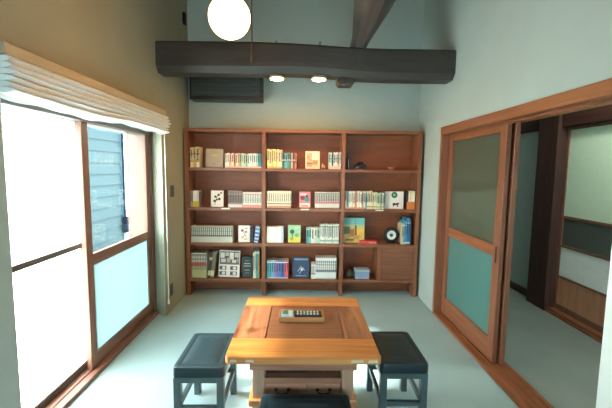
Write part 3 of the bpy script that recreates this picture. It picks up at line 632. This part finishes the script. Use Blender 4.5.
# --- bottom shelf
row(0, -1.220, -1.052, .285, 9, [(206, 204, 186)], 'in the thick red-banded set, bottom left shelf', 'thick red-banded volumes on the bottom shelf', [(0, .48, (176, 178, 122)), (.48, .64, (186, 84, 70)), (.90, .97, (120, 124, 116)), (.72, .78, (150, 152, 146))], 0, same='pale')
leaning_spine(0, -1.046, .030, .285, (50, 46, 40), .13, 'dark brown book leaning right against an olive one, bottom left shelf', [(.72, .84, (206, 196, 160)), (.1, .3, (196, 190, 150))], .16, False)
leaning_spine(0, -1.013, .040, .282, OLIVE, .13, 'thick olive book leaning right, bottom left shelf', [(.08, .3, (206, 200, 160))], .16, False)
GR = [('r', .5, .74, .94, .46, (60, 52, 48)), ('r', .5, .49, .96, .03, (40, 36, 36))]
for (u, v, a, c_, k) in ((.16, .82, .2, .2, 206), (.38, .86, .18, .14, 176), (.60, .8, .2, .26, 214), (.84, .84, .2, .18, 186), (.2, .62, .24, .14, 190), (.46, .64, .18, .18, 160), (.72, .6, .2, .12, 206), (.9, .64, .12, .16, 140)): GR.append(('r', u, v, a, c_, (k, int(k * .94), int(k * .86))))
for (u, v) in ((.2, .34), (.2, .14), (.72, .34), (.72, .14)): GR += [('r', u, v, .34, .15, (90, 94, 108)), ('o', u + .04, v, .16, .1, (206, 200, 196)), ('r', u - .1, v, .08, .06, (44, 44, 52))]
face_book(0, -.806, .236, .300, .014, (226, 214, 202), 'large face-out book of black and white picture panels, bottom left shelf', GR, .11, .03, y=4.025)
face_book(0, -.600, .118, .235, .016, (38, 48, 48), 'dark green-black face-out book with grey lettering, bottom left shelf', [('r', .5, .66, .6, .05, (150, 162, 160)), ('r', .5, .54, .7, .07, (112, 128, 126)), ('r', .5, .34, .5, .04, (128, 140, 138)), ('r', .5, .2, .44, .03, (100, 116, 114)), ('r', .5, .8, .4, .03, (120, 132, 130))], .07, y=4.04)
for i, (x, t, h, c, w) in enumerate(((-.526, .016, .300, (206, 196, 160), 'tall thin cream book beside a teal one, bottom left shelf'), (-.508, .012, .310, (186, 206, 196), 'tall thin mint book between cream and teal, bottom left shelf'), (-.494, .022, .315, (64, 146, 150), 'tall teal book at the right end, bottom left shelf'), (-.470, .016, .318, (186, 140, 76), 'tall ochre book against the divider, bottom left shelf'))):
    b, m = spine_book(t, h, .19, c, [(.9, .95, (206, 206, 190))], True, i + 60); o = b.build('book', m); o.location = (x, SHELF_Y, SZ[0] + .0003); tag(o, w, 'book', 'tall thin books on the bottom shelf, left bay')
row(0, -.370, -.124, .205, 9, [(58, 140, 150), TEAL, (92, 170, 190), (150, 120, 180), PURPLE, (70, 120, 180), (56, 86, 150), ROSE, (206, 92, 84)], 'in the bright row, bottom shelf, middle bay', 'bright coloured books on the bottom shelf, middle bay', [(.88, .94, (220, 214, 220)), (0, .08, (180, 176, 190))], .003)
face_book(0, .018, .190, .235, .020, (44, 66, 92), 'dark blue face-out book with white swirl, bottom shelf, middle bay', [('r', .5, .9, .8, .08, (110, 140, 166)), ('l', .3, .3, .5, .55, (206, 214, 222)), ('l', .5, .55, .72, .36, (196, 206, 216)), ('l', .4, .2, .66, .5, (180, 196, 210)), ('o', .55, .4, .14, .1, (206, 214, 222)), ('r', .5, .1, .6, .05, (110, 134, 160))], .08, y=4.03)
row(0, .136, .188, .165, 3, [WHITE, (206, 214, 214), (226, 222, 214)], 'of the shorter white books, bottom middle shelf', 'shorter white books on the bottom shelf', [(.3, .4, (130, 150, 156))], .002)
row(0, .189, .420, .242, 10, [(216, 216, 208)], 'in the dotted white set, bottom middle shelf', 'dotted white volumes on the bottom shelf', [(.80, .84, (120, 130, 136)), (.66, .70, (130, 140, 146)), (.34, .44, (112, 126, 136)), (0, .05, (160, 170, 172))], 0, same='white dotted')
pt = thing('small_pot', 'small round dark green pot beside the blue-grey box, bottom right shelf', 'pot', (.585, 4.08, SZ[0]))
b = MB(); b.lathe((.585, 4.08, SZ[0]), [(.030, 0), (.045, .01), (.056, .035), (.054, .06), (.040, .078), (.036, .082)], 28); b.build('body', plain('dark_green_glaze', (46, 52, 40), .35), pt, smooth=True)
b = MB(); b.lathe((.585, 4.08, SZ[0] + .082), [(.038, 0), (.036, .006), (.012, .012), (.010, .022), (.002, .025)], 24); b.build('lid', plain('brown_glaze', (66, 54, 40), .4), pt, smooth=True)
bx = thing('storage_box', 'small blue-grey lidded box on the bottom right shelf', 'box', (.725, 4.06, SZ[0]))
b = MB(); b.box(.640, .800, 4.0, 4.12, SZ[0], SZ[0] + .085, .006); b.build('body', plain('blue_grey_card', (126, 146, 172), .6), bx)
b = MB(); b.box(.636, .804, 3.996, 4.124, SZ[0] + .085, SZ[0] + .112, .008); b.build('lid', plain('pale_blue_card', (150, 164, 172), .55), bx)

# ------------------------------------------------------------------ table with its sunken lid
tb = thing('hearth_table', 'square orange-brown wooden hearth table with a recessed lid and drawers', 'table', (.022, 1.93, 0))
TX0, TX1, TY0, TY1, TZ, TT = -.332, .378, 1.548, 2.312, .60, .034
IX0, IX1, IY0, IY1 = -.168, .236, 1.735, 2.160
def plan(pts, z0, z1, mat_, nm, bev=.003):
    MB().prism(pts, 'Z', z0, z1, bev).build(nm, mat_, tb)
c = .014
plan([(TX0 + c, TY0), (TX1 - c, TY0), (TX1, TY0 + c), (TX1, IY0 - .0008), (TX0, IY0 - .0008), (TX0, TY0 + c)], TZ - TT, TZ, table_x, 'frame_board')
plan([(TX0, IY1 + .0008), (TX1, IY1 + .0008), (TX1, TY1 - c), (TX1 - c, TY1), (TX0 + c, TY1), (TX0, TY1 - c)], TZ - TT, TZ, table_x, 'frame_board')
plan([(TX0, IY0), (IX0, IY0), (IX0, IY1), (TX0, IY1)], TZ - TT, TZ, table_y, 'frame_board', .002)
plan([(IX1, IY0), (TX1, IY0), (TX1, IY1), (IX1, IY1)], TZ - TT, TZ, table_y, 'frame_board', .002)
MB().box(IX0 + .004, IX1 - .004, IY0 + .004, IY1 - .004, TZ - TT, TZ - .003, .002).build('lid', table_lid, tb)
for xk, wk in ((TX0 + .022, .034), (TX0 + .092, .040), (TX1 - .140, .060), (TX1 - .062, .048)):
    MB().prism([(xk, TZ - .024), (xk + wk, TZ - .024), (xk + wk - .005, TZ - .012), (xk + .005, TZ - .012)], 'Y', TY0 - .0012, TY0 + .004).build('inlay_key', pale_key, tb)
AX0, AX1, AY0, AY1 = -.222, .270, 1.650, 2.210
b = MB(); b.box(AX0 - .012, AX1 + .012, AY0 - .012, AY0 + .02, .486, TZ - TT); b.box(AX0 - .012, AX1 + .012, AY1 - .02, AY1 + .012, .486, TZ - TT); b.box(AX0 - .012, AX0 + .02, AY0 + .02, AY1 - .02, .486, TZ - TT); b.box(AX1 - .02, AX1 + .012, AY0 + .02, AY1 - .02, .486, TZ - TT)
b.build('apron', table_body, tb)
for xa, xb in ((AX0, AX0 + .06), (AX1 - .06, AX1)):
    for ya, yb in ((AY0, AY0 + .06), (AY1 - .06, AY1)): MB().box(xa, xb, ya, yb, 0, .486, .004).build('leg', table_post, tb)
MB().box(AX0 + .06, AX1 - .06, AY0 + .05, AY1 - .05, .436, .486).build('inner_box', dark_wood_y, tb)
b = MB(); b.box(AX0 + .06, AX1 - .06, AY0 + .004, AY1 - .004, .408, .436, .002); b.build('front_rail', table_body, tb)
for sx in (AX0 + .012, AX1 - .028): MB().box(sx, sx + .016, AY0 + .06, AY1 - .06, .31, .486).build('side_board', table_body, tb)
xm = (AX0 + AX1) / 2
for xa, xb in ((AX0 + .063, xm - .018), (xm + .018, AX1 - .063)):
    f = MB().box(xa, xb, AY0 + .006, AY0 + .024, .337, .405, .003).build('drawer', table_body, tb)
    xc = (xa + xb) / 2
    b = MB(); b.tube([(xc - .03, AY0 + .006, .378), (xc - .028, AY0 - .010, .370), (xc, AY0 - .013, .366), (xc + .028, AY0 - .010, .370), (xc + .03, AY0 + .006, .378)], .0035, 8)
    for sx in (-.03, .03): b.lathe((xc + sx, AY0 + .005, .378), [(.008, 0), (.008, -.003), (.003, -.004)], 12, 'Y')
    b.build('drawer_pull', iron_m, f)
MB().box(xm - .016, xm + .016, AY0 + .004, AY0 + .03, .335, .408).build('divider', table_body, tb)
MB().box(AX0 - .016, AX1 + .016, AY0 - .016, AY1 + .016, .300, .335, .005).build('lower_rail', table_x, tb)
MB().box(AX0 + .02, AX1 - .02, AY0 + .02, AY1 - .02, .04, .300).build('base_box', table_body, tb)
MB().box(AX0 - .02, AX1 + .02, AY0 - .02, AY1 + .02, 0, .04, .004).build('plinth', table_body, tb)

# things on the table
TT0 = TZ - .0024
tr = thing('remote_tray', 'small wooden tray on the table lid holding two remote controls', 'tray', (.016, 1.98, TT0))
X0, X1, Y0, Y1 = -.112, .142, 1.925, 2.045
MB().box(X0, X1, Y0, Y1, TT0, TT0 + .006, .001).build('base', tan_wood, tr)
for nm, q in (('rim', (X0, X1, Y0, Y0 + .010)), ('rim', (X0, X1, Y1 - .010, Y1)), ('rim', (X0, X0 + .009, Y0 + .010, Y1 - .010)), ('rim', (X1 - .009, X1, Y0 + .010, Y1 - .010))):
    MB().box(*q, TT0 + .006, TT0 + .026, .0015).build(nm, tan_wood, tr)
Z0_ = TT0 + .0062
r1 = thing('remote_control', 'pale teal remote control with small screen, left in the wooden tray', 'remote control', (-.05, 1.985, Z0_), 'remote controls in the tray')
b = MB(); b.box(-.100, -.030, 1.938, 2.032, Z0_, Z0_ + .022, .005); b.build('body', teal_pl, r1)
MB().box(-.093, -.062, 1.972, 2.024, Z0_ + .0215, Z0_ + .0228).build('screen', plain('lcd_glass', (96, 130, 120), .15), r1)
for k in range(3):
    for j in range(3): MB().box(-.056 + j * .008, -.051 + j * .008, 1.95 + k * .024, 1.962 + k * .024, Z0_ + .0215, Z0_ + .024, .0008).build('button', white_plastic, r1)
r2_ = thing('remote_control', 'long black remote control with pale buttons, right in the wooden tray', 'remote control', (.05, 1.985, Z0_), 'remote controls in the tray')
b = MB(); b.box(-.024, .130, 1.952, 2.020, Z0_, Z0_ + .024, .006); b.build('body', black_pl, r2_)
for k in range(7):
    for j in range(3): MB().box(-.012 + k * .019, -.002 + k * .019, 1.962 + j * .018, 1.973 + j * .018, Z0_ + .0235, Z0_ + .0265, .0008).build('button', [white_plastic, teal_pl, white_plastic][j] if k != 2 else teal_pl, r2_)

# ------------------------------------------------------------------ stools
def stool(x0, x1, y0, y1, label):
    cx, cy = (x0 + x1) / 2, (y0 + y1) / 2
    t = thing('leather_stool', label, 'stool', (cx, cy, 0), 'black leather stools around the table')
    z = .40; L = .038
    b = MB()
    rings = []
    def rr(inset, zz, rad=.022):
        out = []
        for (sx, sy, a0) in ((x1, y1, 0), (x0, y1, 90), (x0, y0, 180), (x1, y0, 270)):
            dx = -1 if sx == x1 else 1; dy = -1 if sy == y1 else 1
            for k in range(5):
                q = math.radians(a0 + 22.5 * k); out.append((sx + dx * (inset + rad) + rad * math.cos(q), sy + dy * (inset + rad) + rad * math.sin(q), zz))
        return out
    for i_, zz in ((.004, .338), (0, .342), (0, .385), (.003, .394), (.012, .3985), (.032, .3965), (.036, .3950), (.042, .3975), (.09, .402), (.115, .402)): rings.append(rr(i_, zz, max(.004, .022 - i_ * .15)))
    b.loft(rings); b.build('seat', leather, t, smooth=True)
    b = MB(); P_ = rr(.002, .3445); P_.append(P_[0]); b.tube(P_, .0025, 6); b.build('piping', leather_soft, t)
    for lx in (x0 + .003, x1 - .003 - L):
        for ly in (y0 + .003, y1 - .003 - L): MB().box(lx, lx + L, ly, ly + L, 0, .338, .003).build('leg', stool_paint, t)
    for ly in (y0 + .005, y1 - .005 - .022): MB().box(x0 + .003 + L, x1 - .003 - L, ly, ly + .022, .308, .338).build('apron', stool_paint, t)
    for lx in (x0 + .005, x1 - .005 - .022): MB().box(lx, lx + .022, y0 + .003 + L, y1 - .003 - L, .308, .338).build('apron', stool_paint, t)
    for ly in (y0 + .010, y1 - .010 - .02): MB().box(x0 + .003 + L, x1 - .003 - L, ly, ly + .02, .145, .172).build('stretcher', stool_paint, t)
    for lx in (x0 + .010, x1 - .010 - .02): MB().box(lx, lx + .02, y0 + .003 + L, y1 - .003 - L, .145, .172).build('stretcher', stool_paint, t)
    return t
stool(-.665, -.392, 1.808, 2.218, 'black leather stool left of the table, its seat sheened by window light')
stool(.448, .716, 1.855, 2.258, 'black leather stool right of the table, on the door side')
stool(-.172, .240, 1.330, 1.597, 'black leather stool in front of the table, cut by the bottom of the picture')

# ------------------------------------------------------------------ roman blind and wall fittings on the left
bl = thing('roman_blind', 'off-white roman blind gathered up in folds above the left window', 'blind', (-1.24, 2.4, 1.95))
BY0, BY1 = 1.535, 3.30
MB().box(LX, -1.200, BY0 - .01, BY1 - .02, 1.895, 1.945, .004).build('headrail', beige, bl)
ny = 60
def fold_profile(y):
    """cross-section of the gathered cloth (X outward, Z), front loops then back"""
    s = .005 * math.sin(y * 9) + .003 * math.sin(y * 23 + 1); pts = []
    zt = 1.893; n = 6
    pts.append((LX + .002, zt)); pts.append((-1.198, zt))
    z = zt
    for k in range(n):
        out = -1.176 - .004 * abs(k - 2) + s * (k + 1) * .5 + .008 * math.sin(y * 7 + k * 1.7); dz = (.150 + .010 * math.sin(y * 3.6 + .6) + s) / n
        for f, w in ((.10, .55), (.3, .92), (.55, 1), (.8, .8), (.95, .4)):
            pts.append((-1.240 + (out + 1.240) * w, z - dz * f))
        z -= dz; pts.append((-1.242, z))
    for k in range(3):
        pts.append((-1.250 - k * .012, z - .010)); pts.append((-1.256 - k * .012, z - .002))
    pts.append((LX + .002, z))
    return pts
rings = []
for i in range(ny + 1):
    y = BY0 + (BY1 + .03 - BY0) * i / ny
    rings.append([(x, y, z) for x, z in fold_profile(y)])
MB().loft(rings).build('folded_cloth', fabric, bl, smooth=True)
b = MB(); b.tube([(-1.262, 3.392, 1.86), (-1.262, 3.398, 1.2), (-1.262, 3.40, .17)], .0035, 6); b.tube([(-1.262, 3.27, 1.89), (-1.262, 3.392, 1.86)], .0035, 6); b.build('pull_cord', white_plastic, bl)
b = MB(); b.lathe((-1.262, 3.40, .12), [(.004, 0), (.010, .004), (.009, .03), (.005, .05)], 12); b.build('cord_weight', white_plastic, bl)
sw = thing('light_switch', 'small dark switch plate on the left wall beside the bookshelf', 'light switch', (LX, 3.63, 1.20))
MB().box(LX, LX + .008, 3.575, 3.675, 1.145, 1.265, .002).build('plate', grey_pl, sw)
for k in (0, 1): MB().box(LX + .008, LX + .012, 3.600, 3.650, 1.155 + k * .052, 1.203 + k * .052, .001).build('rocker', charcoal, sw)
wo = thing('wall_outlet', 'dark socket plate low on the left wall near the blind cord', 'outlet', (LX, 3.55, .215))
MB().box(LX, LX + .008, 3.515, 3.585, .155, .275, .002).build('plate', grey_pl, wo)
for k in (0, 1): MB().box(LX + .008, LX + .010, 3.535, 3.565, .172 + k * .05, .205 + k * .05, .0005).build('socket', black_pl, wo)
